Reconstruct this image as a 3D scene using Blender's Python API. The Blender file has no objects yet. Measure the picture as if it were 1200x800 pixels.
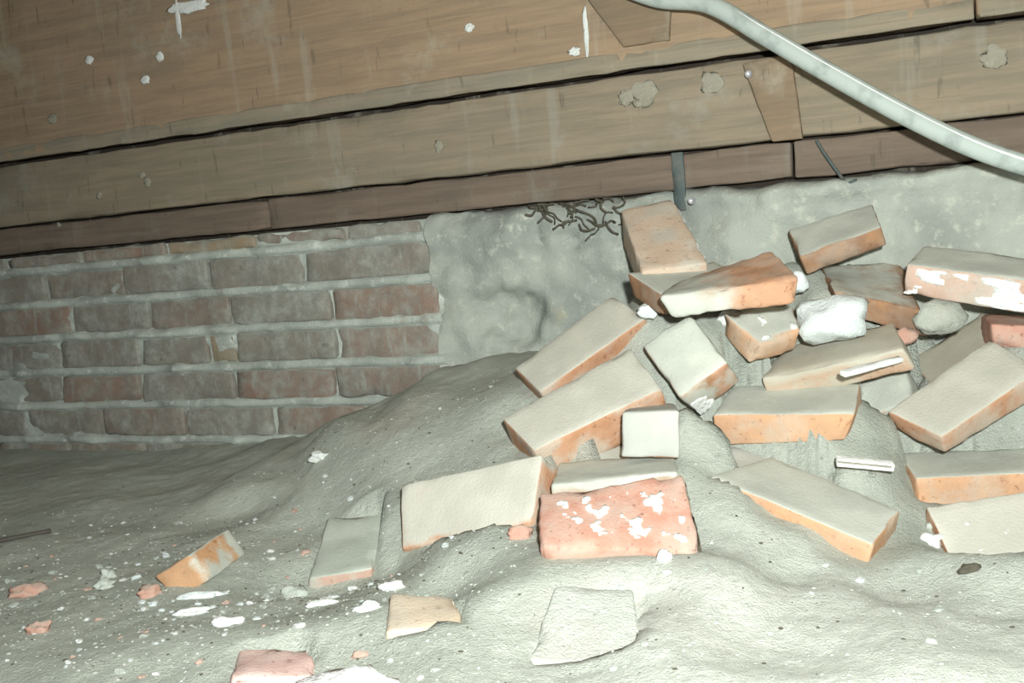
import bpy, math, random
import numpy as np
from mathutils import Vector, Matrix, noise

random.seed(7)
rng = np.random.default_rng(7)
SC = bpy.context.scene
COL = SC.collection

# ------------------------------------------------------------------ helpers
def link(name, verts, faces, mat, parent=None, origin=(0, 0, 0), matrix=None, smooth=True):
    me = bpy.data.meshes.new(name)
    o = Vector(origin)
    me.from_pydata([tuple(Vector(v) - o) for v in verts], [], [tuple(int(i) for i in f) for f in faces])
    me.validate()
    me.update()
    if smooth:
        me.polygons.foreach_set('use_smooth', [True] * len(me.polygons))
    mats = mat if isinstance(mat, (list, tuple)) else [mat]
    for m in mats:
        me.materials.append(m)
    ob = bpy.data.objects.new(name, me)
    COL.objects.link(ob)
    if parent is not None:
        ob.parent = parent
        ob.location = o - parent.location if matrix is None else o
    elif matrix is not None:
        ob.matrix_world = matrix @ Matrix.Translation(o)
    else:
        ob.location = o
    return ob

def tag(o, label, cat, group=None, kind=None):
    o['label'] = label
    o['category'] = cat
    if group:
        o['group'] = group
    if kind:
        o['kind'] = kind
    return o

def fbm(p, octaves=4):
    return noise.fractal(Vector(p), 1.0, 2.0, octaves)

def smooth01(a, b, x):
    t = min(1.0, max(0.0, (x - a) / (b - a)))
    return t * t * (3 - 2 * t)

def axis_steps(half, r, step):
    n = max(1, int(round(2 * (half - r) / step)))
    mid = [-(half - r) + i * 2 * (half - r) / n for i in range(n + 1)]
    return [-half, -half + .35 * r] + mid + [half - .35 * r, half]

def trilin(c8, u):
    x, y, z = (u[0] + 1) / 2, (u[1] + 1) / 2, (u[2] + 1) / 2
    return sum(c8[i * 4 + j * 2 + k] * ((x if i else 1 - x) * (y if j else 1 - y) * (z if k else 1 - z))
               for i in (0, 1) for j in (0, 1) for k in (0, 1))

def block_geom(c8, seed=0, r=.006, step=.010, fine=.0011, coarse=.0025, chip=.004, fscale=70., cscale=18.):
    """Irregular rounded block spanned by eight corners (metres)."""
    c8 = np.array(c8, float)
    ax = [np.linalg.norm((c8[4:] - c8[:4]).mean(0)),
          np.linalg.norm((c8[[2, 3, 6, 7]] - c8[[0, 1, 4, 5]]).mean(0)),
          np.linalg.norm((c8[1::2] - c8[0::2]).mean(0))]
    h = [a / 2 for a in ax]
    r = min(r, min(h) * .8)
    st = [axis_steps(hh, r, step) for hh in h]
    n = [len(s) for s in st]
    idx, V, F = {}, [], []
    off = Vector((seed * 3.17, seed * 1.93, seed * 7.1))
    def vid(i, j, k):
        key = (i, j, k)
        if key in idx:
            return idx[key]
        p = Vector((st[0][i], st[1][j], st[2][k]))
        inn = Vector([max(-(hh - r), min(hh - r, c)) for c, hh in zip(p, h)])
        d = p - inn
        nd = sum(1 for c in d if abs(c) > 1e-6)
        if d.length > 1e-9:
            d = d.normalized()
        q = inn + d * r
        nv = fine * fbm(q * fscale + off, 3) + coarse * fbm(q * cscale + off, 2)
        if nd >= 2:
            c_ = noise.noise(q * 30 + off * 2)
            nv -= chip * max(0., c_ - .05) * 2.2
        elif nd == 1:
            e = min(hh - abs(c) for c, hh, dd in zip(p, h, d) if abs(dd) < .5)
            if e < r * 2.2:
                c_ = noise.noise(q * 30 + off * 2)
                nv -= chip * .5 * max(0., c_ - .05) * 2.2
        q = q + d * nv
        u = [q[a] / h[a] for a in range(3)]
        idx[key] = len(V)
        V.append(Vector(trilin(c8, u)))
        return idx[key]
    for a in range(3):
        b, c = (a + 1) % 3, (a + 2) % 3
        for side in (0, n[a] - 1):
            for i in range(n[b] - 1):
                for j in range(n[c] - 1):
                    q = []
                    for (di, dj) in ((0, 0), (1, 0), (1, 1), (0, 1)):
                        t = [0, 0, 0]
                        t[a] = side
                        t[b] = i + di
                        t[c] = j + dj
                        q.append(vid(*t))
                    F.append(q if side else q[::-1])
    return V, F

def box8(x0, x1, y0, y1, z0, z1):
    return [(x, y, z) for x in (x0, x1) for y in (y0, y1) for z in (z0, z1)]

def tube_geom(path, radius, sides=14, per=8, squash=1.0):
    P = [Vector(p) for p in path]
    P = [P[0] * 2 - P[1]] + P + [P[-1] * 2 - P[-2]]
    pts = []
    for i in range(1, len(P) - 2):
        for k in range(per):
            t = k / per
            a, b, c, d = P[i - 1], P[i], P[i + 1], P[i + 2]
            pts.append(.5 * ((2 * b) + (c - a) * t + (2 * a - 5 * b + 4 * c - d) * t * t + (3 * b - a - 3 * c + d) * t ** 3))
    pts.append(P[-2])
    V, F = [], []
    up = Vector((.1, .2, 1)).normalized()
    for i, p in enumerate(pts):
        tdir = (pts[min(i + 1, len(pts) - 1)] - pts[max(i - 1, 0)]).normalized()
        sx = tdir.cross(up).normalized()
        sy = sx.cross(tdir)
        rr = radius(i / (len(pts) - 1)) if callable(radius) else radius
        for s in range(sides):
            an = 2 * math.pi * s / sides
            V.append(p + sx * math.cos(an) * rr + sy * math.sin(an) * rr * squash)
    for i in range(len(pts) - 1):
        for s in range(sides):
            F.append((i * sides + s, i * sides + (s + 1) % sides, (i + 1) * sides + (s + 1) % sides, (i + 1) * sides + s))
    F.append(tuple(range(sides)))
    F.append(tuple(reversed(range(len(V) - sides, len(V)))))
    return V, F

_ico = {}
def ico(sub=2):
    if sub not in _ico:
        import bmesh
        bm = bmesh.new()
        bmesh.ops.create_icosphere(bm, subdivisions=sub, radius=1)
        bm.verts.ensure_lookup_table()
        _ico[sub] = ([v.co.copy() for v in bm.verts], [tuple(v.index for v in f.verts) for f in bm.faces])
        bm.free()
    return _ico[sub]

def lump_geom(sx, sy, sz, seed, amp=.35, freq=1.3, sub=2):
    v, f = ico(sub)
    off = Vector((seed * 5.3, seed * 2.7, seed * 1.1))
    out = []
    for p in v:
        k = 1 + amp * fbm(p * freq + off, 3)
        out.append(Vector((p.x * k * sx, p.y * k * sy, p.z * k * sz)))
    return out, f

# ------------------------------------------------------------------ materials
def lin(r, g, b):
    f = lambda c: (c / 255 / 12.92) if c / 255 <= .04045 else ((c / 255 + .055) / 1.055) ** 2.4
    return (f(r), f(g), f(b), 1)

class Mat:
    def __init__(self, name, rough=.95):
        self.m = bpy.data.materials.new(name)
        self.m.use_nodes = True
        self.t = self.m.node_tree
        self.b = self.t.nodes['Principled BSDF']
        self.b.inputs['Roughness'].default_value = rough
        self.b.inputs['Specular IOR Level'].default_value = .2
        self.tc = self.t.nodes.new('ShaderNodeTexCoord')
    def n(self, kind, **kw):
        nd = self.t.nodes.new(kind)
        for k, v in kw.items():
            setattr(nd, k, v)
        return nd
    def put(self, sock, v):
        if hasattr(v, 'is_output'):
            self.t.links.new(v, sock)
        else:
            sock.default_value = v
    def noise(self, scale, detail=4, rough=.55, vec=None, stretch=None, dist=0., off=None):
        nd = self.n('ShaderNodeTexNoise')
        nd.inputs['Scale'].default_value = scale
        nd.inputs['Detail'].default_value = detail
        nd.inputs['Roughness'].default_value = rough
        nd.inputs['Distortion'].default_value = dist
        src = vec or self.tc.outputs['Object']
        if stretch or off:
            mp = self.n('ShaderNodeMapping')
            if stretch:
                mp.inputs['Scale'].default_value = stretch
            if off:
                mp.inputs['Location'].default_value = off
            self.t.links.new(src, mp.inputs['Vector'])
            src = mp.outputs['Vector']
        self.t.links.new(src, nd.inputs['Vector'])
        return nd.outputs['Fac']
    def rng(self, v, a, b, c=0., d=1.):
        nd = self.n('ShaderNodeMapRange')
        nd.interpolation_type = 'SMOOTHSTEP'
        self.put(nd.inputs['Value'], v)
        for k, x in zip(('From Min', 'From Max', 'To Min', 'To Max'), (a, b, c, d)):
            nd.inputs[k].default_value = x
        return nd.outputs['Result']
    def math(self, op, a, b=0.):
        nd = self.n('ShaderNodeMath', operation=op)
        self.put(nd.inputs[0], a)
        self.put(nd.inputs[1], b)
        return nd.outputs[0]
    def mix(self, f, a, b, mode='MIX'):
        nd = self.n('ShaderNodeMix', data_type='RGBA', blend_type=mode)
        self.put(nd.inputs[0], f)
        self.put(nd.inputs[6], a)
        self.put(nd.inputs[7], b)
        return nd.outputs[2]
    def sep(self, v):
        nd = self.n('ShaderNodeSeparateXYZ')
        self.t.links.new(v, nd.inputs[0])
        return nd.outputs
    def up(self):
        g = self.n('ShaderNodeNewGeometry')
        return self.sep(g.outputs['Normal'])[2]
    def bump(self, h, strength=.4, dist=.004):
        nd = self.n('ShaderNodeBump')
        nd.inputs['Strength'].default_value = strength
        nd.inputs['Distance'].default_value = dist
        self.t.links.new(h, nd.inputs['Height'])
        self.t.links.new(nd.outputs['Normal'], self.b.inputs['Normal'])
    def color(self, c):
        self.put(self.b.inputs['Base Color'], c)
        return self.m

DUST = (.515, .545, .485, 1)
DUST2 = (.42, .45, .40, 1)
BDUST = (.56, .575, .515, 1)
BDUST2 = (.47, .485, .435, 1)

def brick_mat(name, c1, c2, lo=.35, hi=.75, amount=1., dust=BDUST, dust2=BDUST2, film=.25, drift=None):
    """Fired clay; dust lies on the faces that look up and thinly elsewhere."""
    m = Mat(name)
    clay = m.mix(m.rng(m.noise(28, 5), .35, .65), c1, c2)
    clay = m.mix(m.rng(m.noise(130, 3), .58, .75), clay, (c1[0] * .6, c1[1] * .55, c1[2] * .55, 1))
    dcol = m.mix(m.rng(m.noise(14, 4, off=(3, 1, 2)), .35, .68), dust, dust2)
    u = m.math('ADD', m.up(), m.math('MULTIPLY', m.math('SUBTRACT', m.noise(22, 5), .5), .55))
    f = m.math('MULTIPLY', m.rng(u, lo, hi), amount)
    f = m.math('MAXIMUM', f, m.math('MULTIPLY', m.rng(m.noise(17, 5, off=(7, 7, 1)), .42, .62), film))
    if drift:                       # dust slid down against one end of the brick
        x = m.math('ADD', m.sep(m.tc.outputs['Object'])[0], m.math('MULTIPLY', m.math('SUBTRACT', m.noise(26, 5), .5), .12))
        f = m.math('MAXIMUM', f, m.rng(x, *drift))
    m.bump(m.noise(260, 4), .35, .003)
    return m.color(m.mix(f, clay, dcol))

def wood_mat(name, c1, c2, dirt, dirt_amt=.5, pale=(.42, .40, .33, 1)):
    m = Mat(name, .9)
    g = m.noise(9, 6, .6, stretch=(.5, 1, 7), dist=.4)
    fine = m.noise(60, 4, .6, stretch=(.12, 1, 4))
    col = m.mix(m.rng(g, .35, .65), c1, c2)
    col = m.mix(m.rng(fine, .5, .72, 0, .28), col, (c1[0] * .5, c1[1] * .48, c1[2] * .45, 1))
    col = m.mix(m.rng(m.noise(3.1, 5, .6, off=(2, 5, 1)), .45, .66, 0, dirt_amt), col, dirt)
    col = m.mix(m.rng(m.noise(7, 5, .65, off=(9, 2, 4)), .55, .74, 0, .55), col, pale)
    col = m.mix(m.rng(m.noise(5, 4, .6, stretch=(5, 1, .55), off=(4, 4, 4)), .58, .70, 0, .3), col, pale)
    col = m.mix(m.rng(m.noise(16, 4, .6, stretch=(4, 1, .8), off=(1, 8, 3)), .62, .72, 0, .4), col, (.07, .065, .05, 1))
    m.bump(m.math('ADD', fine, m.noise(120, 3)), .3, .003)
    return m.color(col)

M = {}
def grit_mat(name, a, b, c, front_patch=False):
    m = Mat(name, 1.)
    col = m.mix(m.rng(m.noise(5, 6, .6), .35, .66), a, b)
    col = m.mix(m.rng(m.noise(110, 4, .7), .56, .72), col, c)
    col = m.mix(m.rng(m.noise(3.3, 4, off=(4, 1, 2)), .56, .70, 0, .30), col, (.40, .30, .25, 1))
    col = m.mix(m.rng(m.noise(70, 5, .7, off=(1, 9, 2)), .60, .70, 0, .55), col, (.20, .20, .17, 1))
    if front_patch:
        # paler patch over the ground in front of the pile
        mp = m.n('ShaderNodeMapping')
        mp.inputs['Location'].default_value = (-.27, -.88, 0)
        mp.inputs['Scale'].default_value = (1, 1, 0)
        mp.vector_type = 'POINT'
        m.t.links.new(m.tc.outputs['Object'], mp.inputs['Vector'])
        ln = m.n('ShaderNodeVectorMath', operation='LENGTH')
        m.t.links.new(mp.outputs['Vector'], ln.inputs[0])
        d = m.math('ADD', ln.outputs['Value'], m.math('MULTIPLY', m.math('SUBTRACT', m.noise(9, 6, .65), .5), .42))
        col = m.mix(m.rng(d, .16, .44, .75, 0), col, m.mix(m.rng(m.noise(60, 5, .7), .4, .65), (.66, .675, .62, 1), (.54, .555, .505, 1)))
    col = m.mix(m.rng(m.noise(260, 3, .7, off=(5, 5, 1)), .60, .74, 0, .5), col, (.70, .72, .66, 1))
    m.bump(m.math('ADD', m.noise(90, 6, .7), m.math('MULTIPLY', m.noise(330, 4, .7), .9)), .7, .006)
    return m.color(col)
M['dust'] = grit_mat('grey_dust', DUST, (.415, .445, .395, 1), (.60, .63, .575, 1), front_patch=True)
M['grit'] = grit_mat('pale_grit', (.58, .60, .55, 1), (.46, .47, .43, 1), (.72, .74, .70, 1))

def plaster_mat(name, a, b, c, brick=None):
    m = Mat(name, 1.)
    col = m.mix(m.rng(m.noise(6, 6, .6), .38, .64), a, b)
    col = m.mix(m.rng(m.noise(40, 5, .7), .52, .72), col, c)
    if brick:
        col = m.mix(m.rng(m.noise(9, 5, .6, off=(3, 3, 8)), .60, .68, 0, .7), col, brick)
    m.bump(m.math('ADD', m.noise(60, 6, .7), m.math('MULTIPLY', m.noise(240, 4), .5)), .5, .006)
    return m.color(col)
M['render'] = plaster_mat('grey_rough_render', (.42, .445, .40, 1), (.30, .32, .295, 1), (.52, .53, .46, 1), (.40, .38, .26, 1))
M['mortar'] = plaster_mat('lime_mortar', (.52, .56, .51, 1), (.37, .395, .36, 1), (.68, .72, .67, 1), (.34, .31, .26, 1))
M['white_mortar'] = plaster_mat('white_mortar', (.80, .82, .80, 1), (.66, .68, .66, 1), (.86, .87, .85, 1))
M['lime'] = plaster_mat('bluish_white_lime', (.72, .77, .77, 1), (.60, .65, .64, 1), (.80, .84, .84, 1))
M['white'] = plaster_mat('white_plaster', (.86, .86, .86, 1), (.80, .80, .82, 1), (.9, .9, .9, 1))
M['splash'] = plaster_mat('dull_plaster_splash', (.34, .32, .26, 1), (.28, .26, .20, 1), (.40, .38, .32, 1))

O1, O2 = (.60, .345, .20, 1), (.52, .315, .20, 1)          # orange clay
P1, P2 = (.52, .30, .20, 1), (.58, .37, .27, 1)           # pinkish clay
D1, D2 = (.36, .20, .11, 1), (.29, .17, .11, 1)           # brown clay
M['orange'] = brick_mat('orange_brick', O1, O2, .42, .74, film=.35)
M['stub'] = brick_mat('orange_stub_brick', (.56, .31, .16, 1), (.46, .26, .14, 1), .7, .95, film=.12, drift=(.012, .04, 0, 1))
M['pinkend'] = brick_mat('pinkish_brick', (.50, .32, .26, 1), (.46, .31, .25, 1), .15, .5, film=.75, dust=DUST, dust2=DUST2)
M['orange_clean'] = brick_mat('orange_brick_worn', (.56, .30, .18, 1), (.47, .28, .18, 1), .85, 1.12, .7, film=.3)
M['halfdust'] = brick_mat('worn_orange_brick_dusted_at_one_end', (.56, .30, .18, 1), (.47, .28, .18, 1), .95, 1.25, .6, film=.3, drift=(-.05, .015, 1, 0))
M['wood_edge'] = wood_mat('greyed_edge_wood', (.30, .25, .185, 1), (.24, .215, .165, 1), (.22, .21, .17, 1), .8)
M['pink'] = brick_mat('pink_brick', P1, P2, 1.0, 1.35, .6, film=.45)
M['pale_pink'] = brick_mat('pale_pink_brick', (.56, .42, .32, 1), (.60, .48, .38, 1), .95, 1.3, .6, film=.5)
M['red'] = brick_mat('red_brick', (.50, .255, .19, 1), (.55, .34, .27, 1), .98, 1.25, .9, film=.3)
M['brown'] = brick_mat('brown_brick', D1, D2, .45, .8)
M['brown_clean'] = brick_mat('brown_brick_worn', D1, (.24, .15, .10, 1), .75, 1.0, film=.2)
M['tan'] = brick_mat('tan_dusted_brick', (.50, .32, .19, 1), (.45, .28, .17, 1), .3, .7, dust=(.49, .465, .385, 1), dust2=(.43, .40, .32, 1))
M['limepink'] = brick_mat('lime_stained_brick', (.56, .40, .33, 1), (.50, .34, .27, 1), .4, .75, film=.5)
M['alltan'] = brick_mat('tan_caked_brick', (.50, .34, .24, 1), (.46, .32, .23, 1), -.6, .1, dust=(.50, .475, .40, 1), dust2=(.44, .41, .335, 1), film=.9)
M['grey'] = brick_mat('grey_dusted_brick', P1, D1, -.15, .2, film=.95)
M['warm'] = brick_mat('warm_dusted_brick', (.46, .24, .14, 1), (.52, .30, .19, 1), .1, .6, dust=(.56, .545, .48, 1), dust2=(.49, .48, .42, 1), film=.6)
M['pale'] = brick_mat('pale_yellow_brick', (.66, .52, .38, 1), (.60, .48, .37, 1), .7, 1.3, .6, film=.4)
M['rose'] = brick_mat('rose_brick', (.72, .50, .46, 1), (.66, .44, .40, 1), .95, 1.4, .5, film=.3)
M['chip'] = brick_mat('red_chip', (.46, .26, .20, 1), (.50, .31, .25, 1), .6, 1.1, .6, film=.5)
M['allgrey'] = brick_mat('grey_caked_brick', P1, D1, -.9, -.3, film=1., dust=(.49, .49, .45, 1), dust2=(.43, .435, .40, 1))
def wall_brick(name, c1, c2, d1, d2, amt):
    """Set brick: mottled clay under grime and thin lime runs."""
    m = Mat(name)
    col = m.mix(m.rng(m.noise(22, 6, .7), .35, .65), c1, c2)
    g = m.mix(m.rng(m.noise(30, 5, .7, off=(5, 2, 1)), .4, .62), d1, d2)
    f = m.math('MAXIMUM', m.rng(m.noise(11, 7, .75, off=(1, 6, 3)), .36, .66, 0, amt), m.rng(m.noise(20, 4, .6, stretch=(2.6, 1, .5), off=(8, 1, 2)), .5, .68, 0, .8))
    col = m.mix(f, col, g)
    col = m.mix(m.rng(m.noise(45, 5, .7, off=(2, 2, 9)), .60, .72, 0, .6), col, (.11, .10, .085, 1))
    col = m.mix(m.rng(m.up(), .4, .8, 0, .8), col, d1)
    m.bump(m.noise(150, 5, .7), .45, .004)
    return m.color(col)
GD1, GD2 = (.38, .395, .355, 1), (.27, .275, .245, 1)
W1 = wall_brick('wall_brick_brown', (.28, .21, .17, 1), (.22, .18, .15, 1), GD1, GD2, .85)
W2 = wall_brick('wall_brick_grey', (.27, .235, .20, 1), (.225, .205, .175, 1), (.40, .415, .375, 1), GD2, .9)
W3 = wall_brick('wall_brick_red', (.30, .20, .155, 1), (.25, .18, .145, 1), GD1, GD2, .8)
W4 = wall_brick('wall_brick_ochre', (.37, .27, .17, 1), (.31, .24, .16, 1), GD1, GD2, .5)
M['wood_top'] = wood_mat('brown_joist_wood', (.35, .25, .165, 1), (.28, .205, .14, 1), (.23, .19, .14, 1), .6)
M['wood_mid'] = wood_mat('grey_brown_plank_wood', (.29, .235, .17, 1), (.23, .195, .145, 1), (.19, .175, .135, 1), .75, (.34, .34, .30, 1))
M['wood_low'] = wood_mat('dark_brown_board_wood', (.205, .155, .12, 1), (.155, .12, .095, 1), (.11, .10, .085, 1), .8, (.25, .235, .20, 1))
M['wood_block'] = wood_mat('block_wood', (.255, .185, .125, 1), (.21, .16, .11, 1), (.18, .15, .11, 1), .6)
M['gap_black'] = wood_mat('gap_shade_black', (.05, .04, .03, 1), (.04, .03, .025, 1), (.03, .03, .025, 1))  # near-black: shade of the timber gaps put into the colour
m = Mat('grey_white_cable', .85)
M['cable'] = m.color(m.mix(m.rng(m.noise(30, 5), .45, .7), (.42, .47, .44, 1), (.30, .34, .32, 1)))
m = Mat('dark_iron', .6)
M['iron'] = m.color(m.mix(m.rng(m.noise(40, 4), .4, .65), (.075, .10, .10, 1), (.12, .13, .12, 1)))
m = Mat('bright_steel', .35)
m.b.inputs['Metallic'].default_value = .6
M['steel'] = m.color((.75, .74, .80, 1))
m = Mat('dark_twig', .9)
M['twig'] = m.color(m.mix(m.noise(60), (.06, .055, .04, 1), (.13, .12, .09, 1)))
m = Mat('dark_stick', .9)
M['stick'] = m.color(m.mix(m.noise(60, stretch=(1, 1, 1)), (.08, .07, .06, 1), (.13, .12, .10, 1)))

# ------------------------------------------------------------------ the wall's own frame
WANG = -0.392540
WMAT = Matrix.Translation((-0.38449, 2.08767, 0)) @ Matrix.Rotation(WANG, 4, 'Z')
def onw(s, n, z):
    return WMAT @ Vector((s, n, z))

# ------------------------------------------------------------------ loose bricks: eight corners each, in millimetres
BR = {
 'lean': [[325,1595,304],[320,1561,365],[220,1595,299],[214,1561,360],[308,1788,416],[303,1754,477],[215,1787,402],[210,1753,463]],
 'under_lean': [[230,1489,294],[229,1475,327],[199,1586,319],[193,1573,359],[377,1539,294],[379,1526,340],[342,1636,319],[345,1623,365]],
 'red_worn': [[228,1394,298],[213,1389,331],[260,1531,301],[255,1527,339],[396,1364,306],[409,1358,342],[412,1504,341],[407,1499,380]],
 'wallside': [[476,1566,330],[463,1554,362],[486,1660,374],[473,1648,406],[594,1530,369],[581,1518,398],[615,1624,404],[603,1612,437]],
 'shadow': [[513,1509,270],[494,1495,309],[525,1676,300],[531,1663,339],[636,1490,224],[620,1479,270],[656,1663,299],[662,1649,339]],
 'whitewashed': [[597,1492,296],[599,1476,342],[658,1569,312],[660,1554,365],[750,1379,257],[746,1363,305],[811,1456,276],[812,1441,329]],
 'tan': [[685,1512,82],[644,1496,137],[694,1621,122],[653,1606,177],[808,1488,172],[767,1473,226],[802,1595,194],[761,1580,248]],
 'right_edge_red': [[720,1461,208],[714,1457,243],[741,1556,203],[747,1553,250],[865,1416,183],[865,1413,224],[891,1511,183],[897,1508,230]],
 'big_right': [[591,1347,81],[578,1328,109],[553,1434,100],[537,1416,133],[758,1391,147],[745,1374,184],[728,1480,183],[715,1463,221]],
 'flat_right': [[546,1336,2],[541,1330,54],[558,1439,4],[558,1434,66],[719,1310,-8],[720,1305,54],[737,1414,1],[738,1409,63]],
 'lower_right': [[546,1211,-56],[527,1183,-29],[534,1297,-10],[529,1271,32],[736,1205,-45],[731,1179,-3],[730,1292,5],[725,1266,47]],
 'orange_side': [[290,1438,97],[285,1429,147],[346,1534,122],[341,1526,172],[451,1348,110],[465,1338,149],[513,1443,124],[507,1435,174]],
 'sloping': [[256,1315,43],[249,1302,89],[349,1400,37],[358,1388,88],[407,1171,-27],[417,1159,24],[478,1259,-15],[487,1247,37]],
 'dusted_slab': [[248,1441,26],[236,1426,83],[274,1498,55],[261,1482,111],[384,1300,28],[372,1283,44],[453,1355,43],[442,1339,58]],
 'small_grey': [[135,1322,120],[142,1328,181],[162,1442,104],[167,1448,169],[214,1310,113],[219,1315,180],[228,1430,104],[232,1436,169]],
 'upper_par': [[58,1526,142],[36,1497,191],[22,1610,172],[0,1581,221],[227,1573,257],[215,1542,288],[193,1655,274],[171,1626,323]],
 'lower_par': [[30,1381,75],[17,1346,134],[-11,1469,108],[-24,1434,167],[224,1428,139],[210,1394,198],[191,1518,191],[177,1484,251]],
 'front_left': [[-172,1360,-10],[-176,1324,15],[-157,1425,57],[-179,1389,91],[27,1278,28],[5,1243,61],[51,1344,105],[29,1308,138]],
 'front_red': [[12,1159,5],[12,1127,66],[18,1259,43],[18,1226,105],[200,1151,-14],[200,1119,48],[201,1253,54],[202,1221,116]],
 'behind_red': [[37,1272,33],[35,1271,103],[55,1380,38],[52,1380,108],[203,1248,42],[201,1248,112],[216,1357,40],[214,1356,110]],
 'steep_grey': [[331,1433,192],[303,1383,229],[269,1442,145],[233,1392,182],[296,1510,261],[265,1460,298],[226,1519,216],[194,1469,253]],
 'half_orange': [[352,1474,210],[368,1448,240],[333,1534,250],[323,1508,292],[431,1500,219],[435,1474,256],[438,1559,252],[442,1533,290]],
 'flat_tan': [[389,1482,142],[369,1471,187],[457,1592,177],[437,1582,222],[575,1399,194],[556,1388,227],[605,1510,222],[585,1498,255]],
 'half_block': [[515,1461,114],[536,1522,163],[545,1480,78],[563,1540,122],[578,1423,145],[594,1483,185],[607,1442,106],[624,1502,150]],
 'stub': [[-426,1274,12],[-452,1277,48],[-479,1280,-16],[-505,1284,20],[-411,1395,7],[-433,1399,47],[-463,1401,-22],[-486,1405,17]],
 'buried': [[-220,1323,-42],[-217,1314,-4],[-313,1324,-44],[-306,1315,-11],[-215,1485,-17],[-215,1476,26],[-305,1487,-16],[-305,1478,28]],
 'pale_front': [[-169,1023,-35],[-161,1018,24],[-172,1108,-25],[-165,1104,35],[-85,1031,-42],[-78,1026,18],[-97,1116,-37],[-90,1111,22]],
 'pink_front': [[-313,931,-38],[-306,937,21],[-332,1023,-45],[-325,1029,14],[-233,948,-50],[-226,954,10],[-257,1041,-56],[-249,1047,3]],
 'chalk_slab': [[-12,961,-28],[-12,961,2],[25,1065,13],[25,1065,43],[107,959,-42],[107,959,-12],[112,1069,-1],[112,1069,29]]}
# name -> (material, label, roughness kind)
INFO = {
 'lean': ('pale_pink', 'pinkish brick leaning at the top of the pile against the timber', .9),
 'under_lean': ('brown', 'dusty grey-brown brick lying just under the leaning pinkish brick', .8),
 'red_worn': ('halfdust', 'rough worn orange-red brick high on the pile with no dust on its face', 2.2),
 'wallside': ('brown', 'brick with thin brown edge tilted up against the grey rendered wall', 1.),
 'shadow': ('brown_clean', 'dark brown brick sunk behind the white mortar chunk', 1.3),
 'whitewashed': ('limepink', 'pinkish brick with a white lime-smeared side at the upper right edge', 1.2),
 'tan': ('tan', 'tan dusty brick lying between the lime-smeared brick and the large grey brick', .9),
 'right_edge_red': ('red', 'reddish brick under the lime-smeared brick, cut by the right picture edge', 1.2),
 'big_right': ('warm', 'large grey-dusted brick at right with orange end, slanting up to the right', .8),
 'flat_right': ('orange', 'flat brick at the right edge with a bright orange long side', .7),
 'lower_right': ('warm', 'lowest brick at the right edge, grey face tilted forward, orange foot', .8),
 'orange_side': ('orange', 'grey-topped brick mid pile with a clean orange long side', .8),
 'sloping': ('orange', 'dusty brick sloping down to the right at the foot of the pile', 1.),
 'dusted_slab': ('allgrey', 'brick almost hidden in dust below the clean orange-sided brick', 1.2),
 'small_grey': ('allgrey', 'small square grey brick end under the lower of the two parallel bricks', .8),
 'upper_par': ('warm', 'upper of the two parallel slanting dusty bricks left of the pile', .7),
 'lower_par': ('warm', 'lower of the two parallel slanting dusty bricks left of the pile', .7),
 'front_left': ('warm', 'leftmost large pale dusty brick at the foot of the pile, tilted forward', .7),
 'front_red': ('red', 'red brick with white mortar smears at the front foot of the pile', 1.6),
 'behind_red': ('grey', 'grey dust-covered brick right behind the red mortar-smeared brick', .9),
 'steep_grey': ('grey', 'steep grey brick standing on its white and orange end mid pile', 1.3),
 'half_orange': ('orange', 'half brick with broken orange end beside the white mortar chunk', 2.0),
 'flat_tan': ('alltan', 'flat tan dusty brick below the white mortar chunk', 1.4),
 'half_block': ('grey', 'grey half brick below the right end of the flat tan brick', .9),
 'stub': ('stub', 'orange brick end poking from the dust on the left floor', .9),
 'buried': ('pinkend', 'half buried dusty brick with pinkish front end left of the pile', 1.),
 'pale_front': ('pale', 'pale cream brick half sunk in the foreground dust', 1.3),
 'pink_front': ('rose', 'pink brick fragment at the bottom picture edge', 1.6),
 'chalk_slab': ('chalk', 'pale dust-caked slab corner sticking from the foreground ground', 1.),
}
M['chalk'] = M['grit']
# extra bricks that fill the pile, given by centre, half axes (metres)
def eight(center, L, W, H, yaw, pitch=0., roll=0.):
    R = Matrix.Rotation(yaw, 3, 'Z') @ Matrix.Rotation(pitch, 3, 'Y') @ Matrix.Rotation(roll, 3, 'X')
    return [tuple(1000 * c for c in (Vector(center) + R @ Vector((a * L / 2, b * W / 2, c * H / 2)))) for a in (-1, 1) for b in (-1, 1) for c in (-1, 1)]
BR.update({'under_lower': eight((.158, 1.408, .085), .10, .09, .06, .5, -.2, .2)})
INFO.update({'under_lower': ('orange', 'brown-orange brick wedged under the lower of the two parallel bricks', 1.)}
)

CENT = {}
objs = {}
for i, (k, c8) in enumerate(BR.items()):
    matn, label, rg = INFO[k]
    c = np.array(c8, float) / 1000
    V, F = block_geom(c, seed=i + 1, r=.003 + .0016 * rg, step=.011, fine=.0010 * rg, coarse=.0016 * rg, chip=.004 * rg)
    org = c.mean(0)
    org[2] = c[:, 2].min()
    frag = k in ('stub', 'half_orange', 'pink_front', 'half_block', 'pale_front', 'small_grey')
    o = link('brick' if k != 'chalk_slab' else 'mortar_slab', V, F, M[matn], origin=org)
    tag(o, label, 'brick' if k != 'chalk_slab' else 'slab', 'loose bricks of the rubble pile' if k != 'chalk_slab' else None)
    objs[k] = o
    CENT[k] = c

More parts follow.
